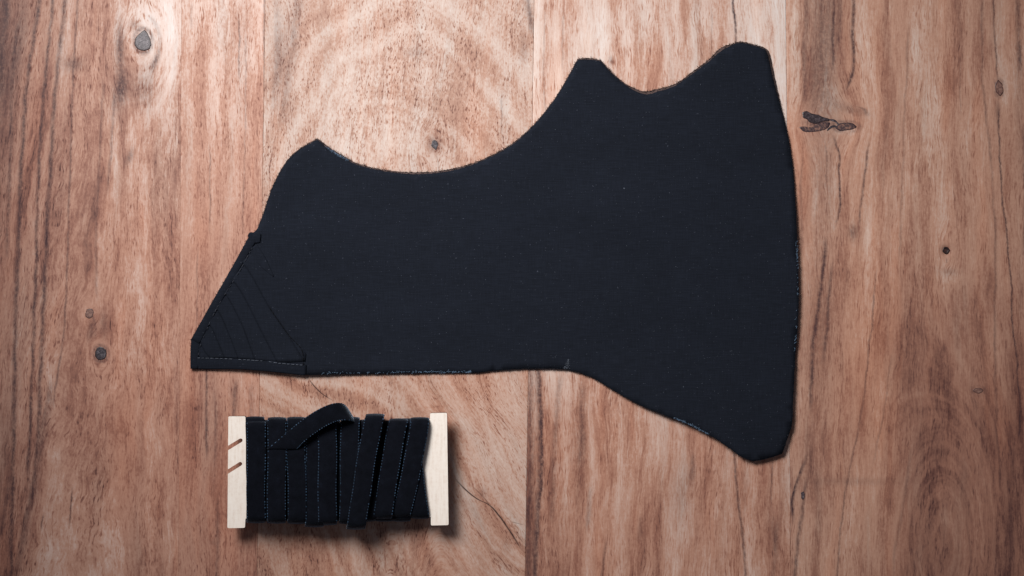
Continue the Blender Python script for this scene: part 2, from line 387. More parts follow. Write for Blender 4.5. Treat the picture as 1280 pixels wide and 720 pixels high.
# right plank: brown, knot cluster, worm hole and cathedral arches
def f4(x, y):
    s = x + 0.0
    s = part_around(s, x, y, 1036, 152, 40, 40, 0.8)
    s = part_around(s, x, y, 1249, 110, 9, 22, 0.9)
    s = part_around(s, x, y, 1183, 316, 16, 40, 0.8)
    s = part_around(s, x, y, 1223, 488, 9, 14, 0.7)
    arch = np.hypot((x-1180)*1.75, np.minimum(y-760, 0)*0.62)     # arches standing on the lower edge
    wa = gauss(x, y, 1180, 660, 85, 190)
    band = s*(1-wa) + (arch*0.55+900)*wa
    s = s - (x-1180)*0.35*gauss(x, y, 1180, 720, 90, 260)
    dark = 0.36*gauss(x, y, 1032, 10, 24, 90) + 0.30*gauss(x, y, 1022, 110, 22, 60) + 0.22*gauss(x, y, 1028, 230, 20, 70) + 0.5*gauss(x, y, 1022, 154, 15, 5) + 0.30*gauss(x, y, 1062, 136, 22, 6, 18) + 0.5*gauss(x, y, 1067, 290, 6, 10) 
    dark = dark + 0.30*gauss(x, y, 1022, 410, 18, 100) + 0.10*gauss(x, y, 1130, 430, 45, 120) + 0.35*gauss(x, y, 1247, 140, 3, 16) + 0.22*gauss(x, y, 1274, 60, 6, 120) + 0.18*gauss(x, y, 1170, 710, 34, 30) + 0.14*gauss(x, y, 1176, 562, 10, 12)+0.18*gauss(x, y, 1060, 602, 60, 5)
    dark = dark + 0.16*gauss(x, y, 1262, 560, 10, 130) + 0.35*halo(x, y, 1058, 158.5, 16, 7, 0.2) + 0.4*halo(x, y, 1249, 110, 6.2, 10.5, 0.2) + 0.3*halo(x, y, 1223, 488, 8, 5, 0.25) + 0.22*gauss(x, y, 1186, 340, 12, 5) + 0.3*gauss(x, y, 1183, 313, 7, 7)
    pale = -0.07 + 0.13*gauss(x, y, 994, 60, 12, 120) + 0.09*gauss(x, y, 1188, 345, 16, 12) + 0.05*gauss(x, y, 1085, 60, 14, 120) + 0.06*gauss(x, y, 1090, 330, 22, 120) + 0.10*gauss(x, y, 1060, 163, 14, 5) - 0.17*sm(x, 1090, 1160)*sm(y, 260, 600) + 0.05*gauss(x, y, 1150, 200, 40, 120)
    red = 0.45*gauss(x, y, 1098, 60, 12, 130) + 0.85*gauss(x, y, 1086, 430, 26, 170) + 0.30*gauss(x, y, 1000, 200, 14, 120) + 0.3*gauss(x, y, 1050, 470, 40, 70) + 0.25*gauss(x, y, 1115, 560, 12, 80)
    amp = 0.7 + 1.1*wa
    return s, y, np.clip(dark, 0, 1), pale, red, amp, band
v4 = [([(1041, -60), (1042, 10), (1041, 60), (1040, 95)], 2.0, 2.2, 0.9), ([(1068, -60), (1067, 20), (1067, 85), (1062, 104), (1052, 122)], 3, 2.5, 0.95), ([(1049, -60), (1050, 30), (1047, 70)], 4, 3, 0.6),
      ([(1006, -60), (1006, 20), (1003, 60), (1005, 100), (1004, 140)], 2, 5, 0.5), ([(1025, -60), (1026, 40), (1025, 100)], 2, 3, 0.35),
      ([(1068, 132), (1078, 135), (1085, 146)], 3, 3, 0.7), ([(1037, 162), (1045, 178), (1050, 205), (1050, 250), (1043, 292)], 2.2, 1.5, 0.95), ([(1031, 172), (1034, 210), (1033, 240)], 1.2, 2, 0.45),
      ([(1087, 170), (1084, 200), (1077, 250), (1073, 290)], 2.2, 1.8, 0.75), ([(1003, 170), (1001, 260), (1003, 330)], 1.5, 2.5, 0.35),
      ([(1032, 290), (1026, 360), (1018, 420), (1012, 520)], 3, 3, 0.85), ([(1040, 320), (1034, 400), (1028, 460)], 2.5, 2.5, 0.7), ([(1011, 560), (1002, 584), (994, 610), (990, 640), (991, 660)], 1.6, 3.4, 1.0), ([(1010, 590), (1003, 640), (996, 690), (993, 740), (993, 800)], 3, 3, 0.7),
      ([(1096, 330), (1086, 440), (1072, 540), (1056, 620), (1048, 700), (1044, 800)], 1.6, 1.6, 0.55), ([(1116, 430), (1104, 520), (1090, 590)], 1.6, 1.8, 0.35),
      ([(1240, -60), (1243, 40), (1246, 85), (1249, 110)], 1.4, 1.8, 0.72), ([(1248, 125), (1249, 190), (1252, 240), (1258, 290), (1264, 360), (1266, 410), (1272, 460), (1276, 560)], 1.3, 1.8, 0.85),
      ([(1270, -60), (1273, 30), (1276, 100)], 4, 3, 0.7), ([(1228, -60), (1227, 60), (1232, 140), (1240, 230), (1244, 320), (1243, 420), (1247, 560), (1250, 620)], 1.6, 2.6, 0.48),
      ([(1136, 20), (1133, 90), (1128, 200), (1124, 330)], 1.5, 2.5, 0.34), ([(1202, 60), (1200, 120), (1201, 150)], 0.9, 1.3, 0.4), ([(1183, 322), (1184, 330)], 1.0, 1.2, 0.6),
      ([(1262, 520), (1264, 600), (1263, 660), (1266, 740), (1266, 800)], 4, 5, 0.34), ([(1206, 640), (1212, 680), (1216, 730), (1218, 800)], 2, 2, 0.3), ([(1140, 560), (1128, 640), (1118, 700), (1114, 800)], 3, 2, 0.3),
      ([(1279, 150), (1282, 260), (1280, 330)], 3, 4, 0.7)]
m4 = wood_material('wood_dull_brown', 61.3, 0.622, (0.60, 0.62, 0.40, 0.42, 0.30, 0.26), v4, (0.96, 1.0, 0.99), 0.55, 0.06)
plank(sD, e1, m4, f4, [(1183, 313.5, 5, 5, 2.5)])

# boards beyond the picture
def fe(x, y): return x+8*np.sin(y*0.006), y, 0.0*x, 0.0*x, 0.0*x, 1.0, x
plank(line(-700, -700), e0, m3, fe); plank(e1, line(1720, 1720), m0, fe)

# knots
def knot_mat(name, c0, c1, c2, sc):
    M = NT(name); tc = M.n('ShaderNodeTexCoord').outputs['Object']
    r = M.n('ShaderNodeVectorMath', operation='LENGTH'); M.put(r.inputs[0], tc)
    nz = M.noise(tc, 1800, 3, 0.65)
    v = M.add(M.mul(M.noise(tc, 700, 4, 0.7), 0.8), M.mul(nz, 0.2))
    rim = M.n('ShaderNodeAttribute', attribute_name='rim').outputs['Fac']
    kc = M.cramp(v, [(0.34, c0), (0.48, c1), (0.66, c2)])
    kc = M.mix(M.ramp(M.add(rim, M.mul(M.sub(nz, 0.5), 0.5)), 0.66, 0.94), kc, tuple(0.75*q+0.25*r_ for q, r_ in zip(c0, lin(70, 45, 42))))
    M.put(M.b.inputs['Base Color'], kc)
    M.b.inputs['Roughness'].default_value = 0.42
    M.bump(nz, 0.4, 0.0002)
    return M.m
km_blue = knot_mat('knot_bluish', lin(40, 28, 30), lin(70, 58, 62), lin(118, 106, 108), 3500)
km_dark = knot_mat('knot_dark', lin(24, 18, 22), lin(48, 40, 46), lin(104, 96, 100), 4200)
km_mix = knot_mat('knot_cracked', lin(40, 30, 38), lin(74, 56, 56), lin(150, 108, 90), 3500)
km_deep = knot_mat('knot_deep', lin(26, 20, 26), lin(46, 35, 38), lin(86, 74, 78), 3500)
km_brown = knot_mat('knot_brown', lin(74, 48, 44), lin(118, 84, 74), lin(150, 116, 102), 5200)
km_hole = knot_mat('knot_worm_hole', lin(22, 12, 12), lin(40, 24, 22), lin(84, 54, 48), 5200)
def knot(plk, pts, mat, h=0.5, rim=-1.6):
    o = catmull(list(pts)+[pts[0]], 1.6)[:-1]; c = np.mean(o, axis=0); vs = []; n = len(o); fr = (1.04, 0.97, 0.86, 0.6, 0.3)
    jit = [random.uniform(-.35, .35) for _ in range(n)]
    for i, f in enumerate(fr):
        for q, j in zip(o, jit):
            d = np.array(q)-c; d = d*(1+j/ max(3, np.linalg.norm(d))); p = d*f
            z = rim if i == 0 else ((0.10 if h > 0 else -0.4) if i == 1 else (0.14 if h > 0 else h*(1-f*f)) + 0.10*mnoise(Vector((p[0]*.4, p[1]*.4, c[0]))))
            vs.append((p[0]*K, -p[1]*K, z*K))
    vs.append((0, 0, (0.14 if h > 0 else h)*K)); F = []
    for i in range(len(fr)-1):
        for k in range(n): F.append((i*n+k, (i+1)*n+k, (i+1)*n+(k+1) % n, i*n+(k+1) % n))
    b = (len(fr)-1)*n
    for k in range(n): F.append((b+k, len(vs)-1, b+(k+1) % n))
    F = [tuple(reversed(f)) for f in F]
    me = mesh('knot', vs, F)
    at = me.attributes.new('rim', 'FLOAT', 'POINT'); at.data.foreach_set('value', [fr[i//n] if i < n*len(fr) else 0.0 for i in range(len(vs))])
    ob = link('knot', me, plk, mat); ob.location = ((c[0]-640)*K, (360-c[1])*K, 0); return ob
def oval(cx, cy, rx, ry, ang=0, n=12, j=0.1):
    a = math.radians(ang); out = []
    for i in range(n):
        t = 2*math.pi*i/n; r = 1+random.uniform(-j, j); u, v = rx*r*math.cos(t), ry*r*math.sin(t)
        out.append((cx+u*math.cos(a)-v*math.sin(a), cy+u*math.sin(a)+v*math.cos(a)))
    return out
planks = [o for o in table.children]
pk = {i: o for i, o in enumerate(planks)}
knot(pk[0], [(181, 37), (185, 42), (189, 52), (188, 60), (182, 64), (174, 63), (169, 58), (168, 52), (171, 45), (176, 40)], km_blue, 0.2)
knot(pk[0], oval(126, 442, 7.6, 8.8, 0, 16, 0.05), km_dark, 0.2)
knot(pk[0], oval(112, 392, 5.5, 6.5, 20), km_brown, 0.1)
knot(pk[2], [(540, 176), (544, 175), (548, 179), (547, 184), (545, 188), (542, 185), (539, 182)], km_dark, 0.3)
knot(pk[4], oval(1249, 110, 5.2, 9.5, -6), km_brown, 0.2)
knot(pk[4], oval(1183, 313, 4.4, 4.6, 0), km_hole, -1.3, -1.8)
knot(pk[4], oval(1223, 488, 6.5, 3.6, 0), km_brown, 0.1)
knot(pk[4], [(1002.5, 140), (1008, 138.5), (1014, 141.5), (1022, 143), (1030, 146.5), (1037, 148.6), (1037, 151.5), (1028, 152.5), (1020, 155), (1012, 153), (1008, 149), (1003.5, 147)], km_deep, 0.3)
knot(pk[4], [(998.5, 159), (1003, 158), (1008, 160.4), (1016, 158.4), (1024, 154), (1032, 152.6), (1038, 153.4), (1035, 160), (1026, 163.6), (1014, 165.2), (1004, 164.4)], km_mix, 0.3)
knot(pk[4], [(1034, 149.2), (1040, 148.6), (1045, 150.6), (1049, 154.6), (1052, 156.4), (1047.6, 156), (1044, 152.8), (1039, 151.2)], km_dark, 0.1)
knot(pk[4], [(1034, 161), (1039, 157), (1044, 156.4), (1047, 159), (1043, 158.6), (1038, 161), (1034, 164)], km_dark, 0.1)
knot(pk[4], [(1044, 158), (1050, 154), (1058, 153), (1066, 154), (1071, 158), (1068, 161), (1060, 163), (1050, 164), (1045, 161)], km_mix, 0.3)
knot(pk[4], [(1001, 616), (1004, 614), (1006, 618), (1005, 624), (1002, 624)], km_blue, 0.1)

# ------------------------------------------------------------------ fabric piece
def fabric_mat(name, base, sheen, lint=0.3, wv=1.0):
    M = NT(name)
    g = M.n('ShaderNodeNewGeometry').outputs['Position']
    X, Y, _ = M.sep(g); X = M.mul(X, 1/K); Y = M.mul(Y, 1/K)
    warp = M.noise(M.comb(M.mul(X, 0.75), M.mul(Y, 0.05)), 1, 1, 0.5)
    weft = M.noise(M.comb(M.mul(X, 0.05), M.mul(Y, 0.75), 7), 1, 1, 0.5)
    big = M.noise(M.comb(M.mul(X, 0.01), M.mul(Y, 0.02), 3), 1, 3, 0.6)
    fine = M.noise(M.comb(X, Y, 9), 0.9, 2, 0.7)
    wsum = M.add(M.mul(warp, 0.4), M.mul(weft, 0.6))
    v = M.add(M.add(M.mul(wsum, 0.55*wv), M.mul(fine, 0.35)), M.mul(big, 0.20))
    b2 = tuple(min(1, c*1.75) for c in base[:3])+(1,); b0 = tuple(c*0.6 for c in base[:3])+(1,)
    c = M.cramp(v, [(0.32, b0), (0.52, base), (0.80, b2)])
    fl = M.ramp(M.noise(M.comb(X, Y, 21), 0.55, 1, 0.5), 0.74, 0.80, 0, lint)
    c = M.mix(fl, c, lin(104, 108, 122))
    M.put(M.b.inputs['Base Color'], c)
    M.b.inputs['Roughness'].default_value = 0.92; M.b.inputs['Specular IOR Level'].default_value = 0.12
    M.b.inputs['Sheen Weight'].default_value = sheen; M.b.inputs['Sheen Roughness'].default_value = 0.55
    M.b.inputs['Sheen Tint'].default_value = (0.55, 0.65, 0.95, 1)
    M.bump(M.add(wsum, M.mul(fine, 0.4)), 0.5, 0.00022)
    return M.m
fm = fabric_mat('black_cotton', lin(20, 23, 31), 0.0)
fm2 = fabric_mat('black_cotton_hem', lin(18, 21, 29), 0.0)
lm = fabric_mat('lining_edge', lin(74, 60, 57), 0.0, 0.3)

TOP = [(323, 284), (331, 262), (340, 236), (352, 212), (364, 196), (378, 185), (397, 174.5, 1), (408, 184), (424, 195), (450, 207), (490, 215.5), (530, 217.5), (570, 212), (605, 200), (640, 181), (670, 154), (695, 122), (710, 97), (722, 75, 1), (736, 74.5), (751, 76.5, 1), (766, 93), (783, 107), (797, 115), (809, 118), (824, 114), (844, 107), (867, 91), (886, 77), (900, 64.5), (914, 57), (926, 53.5), (942, 57), (954, 61, 1)]
RIGHT = [(954, 61), (959, 67), (966, 98), (975, 131), (985, 171), (990.5, 205), (993, 235), (995, 265), (996.5, 300), (998, 335), (998.5, 372), (997, 410), (994, 450), (991.5, 500), (990, 530), (984, 549), (978, 567, 1), (960, 573), (941, 577, 1)]
BOT = [(941, 577), (925, 570), (910, 559), (890, 546), (860, 531), (830, 519), (800, 506.5), (770, 490), (740, 472), (717, 464), (700, 461.5), (660, 461), (620, 463.5), (590, 466), (530, 466.5), (460, 467.5), (400, 468.5), (382, 468.5, 1)]
LEFT = [(382, 468.5), (340, 464), (300, 461), (262, 461), (239, 460.5, 1), (238, 442), (239, 424, 1), (262, 383), (290, 334), (313, 292, 1), (318, 290), (323, 284)]
def outline(a, b, c, d, step=4): return catmull(a, step)[:-1]+catmull(b, step)[:-1]+catmull(c, step)[:-1]+catmull(d, step)[:-1]
def N(x, y, f, s=0.0): return mnoise(Vector((x*f, y*f, s)))
def ssm(a, lo, hi):
    t = min(1, max(0, (a-lo)/(hi-lo))); return t*t*(3-2*t)
def zf(x, y):
    """height of the underside of the face fabric over the table"""
    z = 1.6 + 0.9*N(x, y, 0.012, 2.0) + 0.35*N(x, y, 0.03, 5.0)
    z += 4.6*ssm(y, 420, 470)*math.exp(-((x-350)/75)**2) + 3.8*ssm(x, 900, 1000)*math.exp(-((y-360)/140)**2)
    z += 3.2*ssm(y, 420, 560)*ssm(x, 640, 800) + 1.2*ssm(y, 430, 468)*ssm(x, 380, 420)*(0.6+0.8*N(x, 0, 0.02, 9)) + 1.1*math.exp(-((x-700-0.9*(y-330))/55)**2)*ssm(x, 560, 760)*ssm(1000-x, 20, 180)
    z += 0.8*math.exp(-((y-250-0.15*(x-600))/28)**2)*ssm(x, 480, 640)
    return max(0.9, z)
def sheet(ol, zfun, thick, grid=7.0):
    poly = [Vector((float(p[0]), float(p[1]))) for p in ol]; n = len(poly)
    A = np.array([[p.x, p.y] for p in poly]); pts = list(poly)
    def inside(x, y):
        x1, y1 = A[:, 0], A[:, 1]; x2, y2 = np.roll(x1, -1), np.roll(y1, -1)
        cnd = (y1 > y) != (y2 > y)
        return (np.sum(cnd & (x < (x2-x1)*(y-y1)/np.where(y2 == y1, 1e-9, y2-y1)+x1)) % 2) == 1
    for gy in np.arange(A[:, 1].min(), A[:, 1].max(), grid):
        for gx in np.arange(A[:, 0].min(), A[:, 0].max(), grid):
            q = (gx+random.uniform(-1, 1), gy+random.uniform(-1, 1))
            if inside(*q) and np.min(np.hypot(A[:, 0]-q[0], A[:, 1]-q[1])) > grid*0.5: pts.append(Vector(q))
    vo, eo, fo, *_ = geometry.delaunay_2d_cdt(pts, [(i, (i+1) % n) for i in range(n)], [], 1, 1e-5)
    ztop = [zfun(v.x, v.y)+thick for v in vo]; m = len(vo)
    verts = [P(v.x, v.y, z) for v, z in zip(vo, ztop)] + [P(v.x, v.y, z-thick) for v, z in zip(vo, ztop)]
    fu = []
    for f in fo:
        a = sum(vo[f[i]].x*vo[f[(i+1) % len(f)]].y-vo[f[(i+1) % len(f)]].x*vo[f[i]].y for i in range(len(f)))
        fu.append(tuple(f) if a < 0 else tuple(reversed(f)))
    cnt = {}
    for f in fu:
        for i in range(len(f)):
            e = (f[i], f[(i+1) % len(f)]); cnt[e] = 1
    faces = list(fu)+[tuple(m+i for i in reversed(f)) for f in fu]
    for (a, b) in cnt:
        if (b, a) not in cnt: faces.append((b, a, m+a, m+b))
    return verts, (faces, len(fu)*2)
def cloth_mesh(name, v, f):
    me = mesh(name, v, f[0]); me.polygons.foreach_set('use_smooth', [i < f[1] for i in range(len(f[0]))]); return me
piece = empty('garment_piece'); piece.location = (0, 0, 0)
tag(piece, 'flat black cotton garment piece with curved edges and a pleated triangular corner, lying on planks', 'fabric')
rag = lambda pts, a: [(p[0]+random.uniform(-a, a), p[1]+random.uniform(-a, a)) for p in pts]
ol = rag(outline(TOP, RIGHT, BOT, LEFT, 3.0), 0.28)
v, f = sheet(ol, zf, 1.2); me = cloth_mesh('face_layer', v, f); link('face_layer', me, piece, fm)
# lining showing a little past the upper edges
def up(p):
    x = p[0]; d = 1.5 + 1.7*math.exp(-((x-420)/18)**2) + 0.9*math.exp(-((x-540)/60)**2) + 2.6*math.exp(-((x-812)/20)**2) + 1.2*math.exp(-((x-860)/20)**2) + 2.8*math.exp(-((x-897)/11)**2) + 0.5*math.exp(-((x-736)/12)**2)
    return (p[0], p[1]-d) + tuple(p[2:])
TL = [up(p) for p in TOP]
TL[-1] = (956, 59.5, 1)
RL = [(956, 59.5), (962, 67), (968.5, 98), (976, 131), (985, 171)]+RIGHT[5:]
ins = lambda L, dx, dy: [(p[0]+dx, p[1]+dy)+tuple(p[2:]) for p in L]
lin_ol = rag(outline(TL, RL, [(p[0], p[1]-2.0)+tuple(p[2:]) for p in BOT], [(382, 466.5), (340, 462), (300, 459), (262, 459), (242, 458, 1), (241, 442), (242, 424, 1), (264, 385), (292, 336), (315, 294, 1), (319, 291), (323, 284)], 3.0), 0.35)
v, f = sheet(lin_ol, lambda x, y: max(0.2, zf(x, y)-0.75), 0.6, 9.0)
me = cloth_mesh('lining_layer', v, f); link('lining_layer', me, piece, lm)

# pleated corner
def strip(name, A, B, za, zb, mat, nu=26, nv=8, thick=0.8, parent=piece, bulge=0.0):
    """cloth strip lofted between polylines A and B (table coords), za/zb = height over the face fabric"""
    a, b = resample(catmull(A, 2), nu), resample(catmull(B, 2), nu); vs = []
    for i in range(nu):
        for j in range(nv+1):
            t = j/nv; p = a[i]*(1-t)+b[i]*t
            z = zf(p[0], p[1])+1.2 + za*(1-t)+zb*t + bulge*math.sin(math.pi*t) + 0.16*N(p[0], p[1], 0.09, 3)
            vs.append((p[0], p[1], z))
    n = len(vs); w1 = nv+1
    V = [P(*q) for q in vs]+[P(q[0], q[1], q[2]-thick) for q in vs]; F = []
    for i in range(nu-1):
        for j in range(nv):
            q = (i*w1+j, i*w1+j+1, (i+1)*w1+j+1, (i+1)*w1+j); F.append(q); F.append(tuple(n+k for k in reversed(q)))
    ring = [j for j in range(w1)]+[i*w1+nv for i in range(1, nu)]+[(nu-1)*w1+j for j in range(nv-1, -1, -1)]+[i*w1 for i in range(nu-2, 0, -1)]
    for k in range(len(ring)):
        p_, q_ = ring[k], ring[(k+1) % len(ring)]; F.append((q_, p_, n+p_, n+q_))
    me = mesh(name, V, F); bm = bmesh.new(); bm.from_mesh(me); bmesh.ops.recalc_face_normals(bm, faces=bm.faces); bm.to_mesh(me); bm.free()
    return link(name, me, parent, mat)
cA = [(319, 304), (330, 321), (341, 341), (362, 388), (384, 440)]
cB = [(303, 327), (318, 350), (336, 383), (360, 418), (381, 452)]
cC = [(290, 349), (301, 364), (312, 384), (330, 420), (347, 453)]
cD = [(281, 365), (292, 384), (303, 406), (312, 430), (319, 450)]
cE = [(270, 384), (278, 398), (285, 414), (292, 432), (298, 448)]
cF = [(260, 402), (267, 414), (274, 430), (281, 447)]
cG = [(250, 421), (252, 430), (256, 440), (262, 446.5)]
cH = [(247.5, 432), (247.5, 438), (248, 443), (250, 446.5)]
pl = [cA, cB, cC, cD, cE, cF, cG, cH]
for i in range(len(pl)-1):
    strip('pleat', pl[i], pl[i+1], -0.9 if i == 0 else 0.35, 1.75 if i < 5 else 1.2, fm, bulge=0.25)
strip('pleat', [(309, 314), (322, 330), (341.5, 346)], [(320.8, 305), (332, 323), (342, 345)], 0.4, 1.2, fm, bulge=0.1)
strip('hem', [(239, 424), (262, 383), (290, 334), (313, 292)], [(249, 430), (271, 388), (299, 337), (325, 293)], 0.8, 1.3, fm2, nu=40, bulge=1.0)
strip('hem', [(238.5, 461), (262, 461.5), (300, 461.8), (340, 465), (382, 469.5)], [(241, 446.5), (262, 447), (300, 448.5), (340, 451.5), (383, 456)], 0.6, 1.2, fm2, nu=40, bulge=0.5)
strip('hem', [(238, 461), (238, 442), (239, 423)], [(247, 461), (248, 444), (250, 428)], 0.6, 1.2, fm2, nu=14, bulge=0.8)
strip('folded_tab', [(309.5, 295), (311, 291.5), (314, 290.2), (326, 292.5)], [(315, 306), (318, 304), (320, 304), (325, 303)], 1.4, 1.2, fm2, nu=12, bulge=0.6)

# threads: small bars laid on the cloth
def thread_mat(name, c, r=0.6):
    M = NT(name); g = M.n('ShaderNodeNewGeometry').outputs['Position']
    nz = M.noise(g, 900, 2, 0.6)
    M.put(M.b.inputs['Base Color'], M.cramp(nz, [(0.3, tuple(k*0.45 for k in c[:3])+(1,)), (0.65, c)]))
    M.b.inputs['Roughness'].default_value = r; M.b.inputs['Specular IOR Level'].default_value = 0.2
    return M.m
tm_grey = thread_mat('thread_grey', lin(92, 97, 108)); tm_blue = thread_mat('thread_pale_blue', lin(112, 134, 158)); tm_black = thread_mat('thread_black', lin(34, 36, 44)); tm_brown = thread_mat('thread_brown', lin(78, 64, 62))
tm_black2 = thread_mat('thread_soot', lin(14, 14, 17))
def bar(V, F, p, q, w_, h_):
    """tiny bar between 3-D points p and q (world)"""
    d = q-p
    if d.length < 1e-9: return
    s = d.cross(Vector((0, 0, 1)))
    if s.length < 1e-9: s = Vector((1, 0, 0))
    s = s.normalized()*(w_*K/2); u = Vector((0, 0, h_*K)); b = len(V); m_ = (p+q)/2+u*0.6
    V += [p-s, p+s, p+u, m_-s, m_+s, m_+u, q-s, q+s, q+u]
    for o in (0, 3):
        F += [(b+o, b+o+3, b+o+5, b+o+2), (b+o+1, b+o+2, b+o+5, b+o+4), (b+o, b+o+1, b+o+4, b+o+3)]
    F += [(b, b+2, b+1), (b+6, b+7, b+8)]
def stitches(path, zo, mat, period, ln, w_, skip=0.0, name='stitching'):
    r = catmull(path, 1.0); V, F = [], []; L = 0.0; i = 0
    n = int(len(r)/period)
    rs = resample(r, max(2, int(len(r))))
    k = 0.0
    while k+ln < len(rs)-1:
        a, b = rs[int(k)], rs[int(min(len(rs)-1, k+ln))]
        if random.random() >= skip:
            bar(V, F, P(a[0], a[1], zf(*a)+1.2+zo), P(b[0], b[1], zf(*b)+1.2+zo), w_*random.uniform(.8, 1.2), 0.35)
        k += period*random.uniform(0.9, 1.1)
    o = link(name, mesh(name, V, F, False), piece, mat); o['kind'] = 'stuff'; return o
stitches([(247, 447.5), (275, 448.2), (300, 449.5), (330, 451.5), (352, 454.5), (379, 456.5)], 2.0, tm_grey, 5.6, 3.4, 0.75, 0.08)
stitches([(248, 444), (250, 433), (267, 393), (286, 360), (301, 336), (318, 304)], 2.1, thread_mat('thread_dark', lin(58, 60, 68)), 6.0, 3.4, 0.8, 0.1)
stitches([(379, 456), (377, 437), (362, 420), (346, 398), (336, 383)], 2.0, tm_black2, 5.4, 3.8, 0.9, 0.05)

def fuzz(path, n, lmin, lmax, w_, mat, name, inward=0.6, spread=0.5, dense=None, zadd=1.0):
    """loose fibres along an edge path"""
    r = resample(catmull(path, 1.5), 400); V, F = [], []
    for _ in range(n):
        i = random.randrange(1, 398); a = r[i]; t = r[i+1]-r[i-1]; t = t/np.linalg.norm(t); nn = np.array([t[1], -t[0]])
        if dense and random.random() > dense(a[0], a[1]): continue
        d = nn*random.gauss(0.2, spread)+t*random.gauss(0, 1.0); d = d/np.linalg.norm(d); L = random.uniform(lmin, lmax)
        p0 = a - nn*random.uniform(0, inward); p1 = p0+d*L; z = zf(*a)+zadd
        bar(V, F, P(p0[0], p0[1], z), P(p1[0], p1[1], max(0.3, z+random.uniform(-.6, .5))), w_, w_*0.8)
    o = link(name, mesh(name, V, F, False), piece, mat); o['kind'] = 'stuff'
fuzz(TL, 900, 1.2, 3.4, 0.34, tm_brown, 'frayed_edge', 0.6, 0.6, zadd=0.5)
fuzz(TOP, 500, 1.2, 3.0, 0.34, tm_black, 'frayed_edge', 0.8, 0.6)
fuzz(RIGHT, 420, 1.2, 3.2, 0.34, tm_black, 'frayed_edge', 0.8, 0.7)
fuzz(BOT, 420, 1.2, 3.2, 0.34, tm_black, 'frayed_edge', 0.8, 0.7)
fuzz(LEFT, 300, 1.0, 2.6, 0.34, tm_black, 'frayed_edge', 0.8, 0.7)
fuzz([(590, 465.4), (540, 465.6), (500, 466), (460, 466.6), (400, 467.2)], 330, 0.8, 2.4, 0.45, tm_blue, 'pale_raw_edge', 1.6, 0.5, lambda x, y: 0.25+0.75*math.exp(-((x-560)/34)**2), 1.35)
fuzz([(996.5, 300), (997.8, 320), (998.2, 345), (997.6, 380), (994, 440)], 190, 0.8, 2.4, 0.45, tm_blue, 'pale_raw_edge', 2.0, 0.6, lambda x, y: 0.18+0.8*math.exp(-((y-318)/16)**2), 1.35)
fuzz([(886, 543.5), (860, 530), (842, 522.5)], 110, 0.8, 2.2, 0.45, tm_blue, 'pale_raw_edge', 1.2, 0.5, None, 1.35)
fuzz([(408, 183.5), (424, 194), (436, 200)], 110, 0.8, 2.2, 0.45, tm_blue, 'pale_raw_edge', 1.6, 0.6, None, 0.9)
V, F = [], []
for k in range(46):          # notch mark where the bottom edge turns
    t = random.random(); x = 708+random.uniform(-1, 1)*(1-t)*4+t*2.6; y = 461-t*12
    a = random.uniform(0, math.pi); d = (math.cos(a)*1.1, math.sin(a)*1.1); z = zf(x, y)+1.3
    bar(V, F, P(x-d[0], y-d[1], z), P(x+d[0], y+d[1], z+0.2), 0.42, 0.3)
o = link('notch_mark', mesh('notch_mark', V, F, False), piece, tm_grey)
o['kind'] = 'stuff'
V, F = [], []
A_ = np.array(ol)
def inpoly(x, y):
    x1, y1 = A_[:, 0], A_[:, 1]; x2, y2 = np.roll(x1, -1), np.roll(y1, -1); c = (y1 > y) != (y2 > y)
    return (np.sum(c & (x < (x2-x1)*(y-y1)/np.where(y2 == y1, 1e-9, y2-y1)+x1)) % 2) == 1
cnt = 0
while cnt < 170:
    x, y = random.uniform(330, 990), random.uniform(60, 570)
    if not inpoly(x, y): continue
    cnt += 1; a = random.uniform(0, math.pi); L = random.choice((0.5, 0.6, 0.8, 1.4)); z = zf(x, y)+1.2
    bar(V, F, P(x, y, z), P(x+L*math.cos(a), y+L*math.sin(a), z+0.15), random.uniform(0.3, 0.55), 0.3)
bar(V, F, P(779.5, 235, zf(780, 235)+1.2), P(781, 236, zf(780, 235)+1.3), 1.2, 0.4)
o = link('lint', mesh('lint', V, F, False), piece, tm_grey); o['kind'] = 'stuff'

# ------------------------------------------------------------------ winding card
Mw = NT('pale_plywood'); g = Mw.n('ShaderNodeTexCoord').outputs['Object']; X, Y, Z = Mw.sep(g)
nz = Mw.noise(Mw.comb(Mw.mul(X, 900), Mw.mul(Y, 90), 0), 1, 3, 0.6); nz2 = Mw.noise(g, 600, 3, 0.7)
Mw.put(Mw.b.inputs['Base Color'], Mw.cramp(Mw.add(Mw.mul(nz, 0.6), Mw.mul(nz2, 0.4)), [(0.3, lin(221, 202, 188)), (0.5, lin(236, 222, 210)), (0.75, lin(243, 232, 222))]))
Mw.b.inputs['Roughness'].default_value = 0.7; Mw.b.inputs['Specular IOR Level'].default_value = 0.2; Mw.bump(nz, 0.25, 0.0001)
Mb = NT('scorched_edge'); g = Mb.n('ShaderNodeNewGeometry').outputs['Position']
Mb.put(Mb.b.inputs['Base Color'], Mb.cramp(Mb.noise(g, 700, 3, 0.6), [(0.3, lin(30, 18, 14)), (0.7, lin(78, 50, 36))])); Mb.b.inputs['Roughness'].default_value = 0.85
ZC0, ZC1 = 21.0, 27.5
card = empty('winding_card'); card.location = (0, 0, 0)
tag(card, 'pale plywood card holding the wound black ribbon, two slanted slots cut in its left end', 'ribbon card')
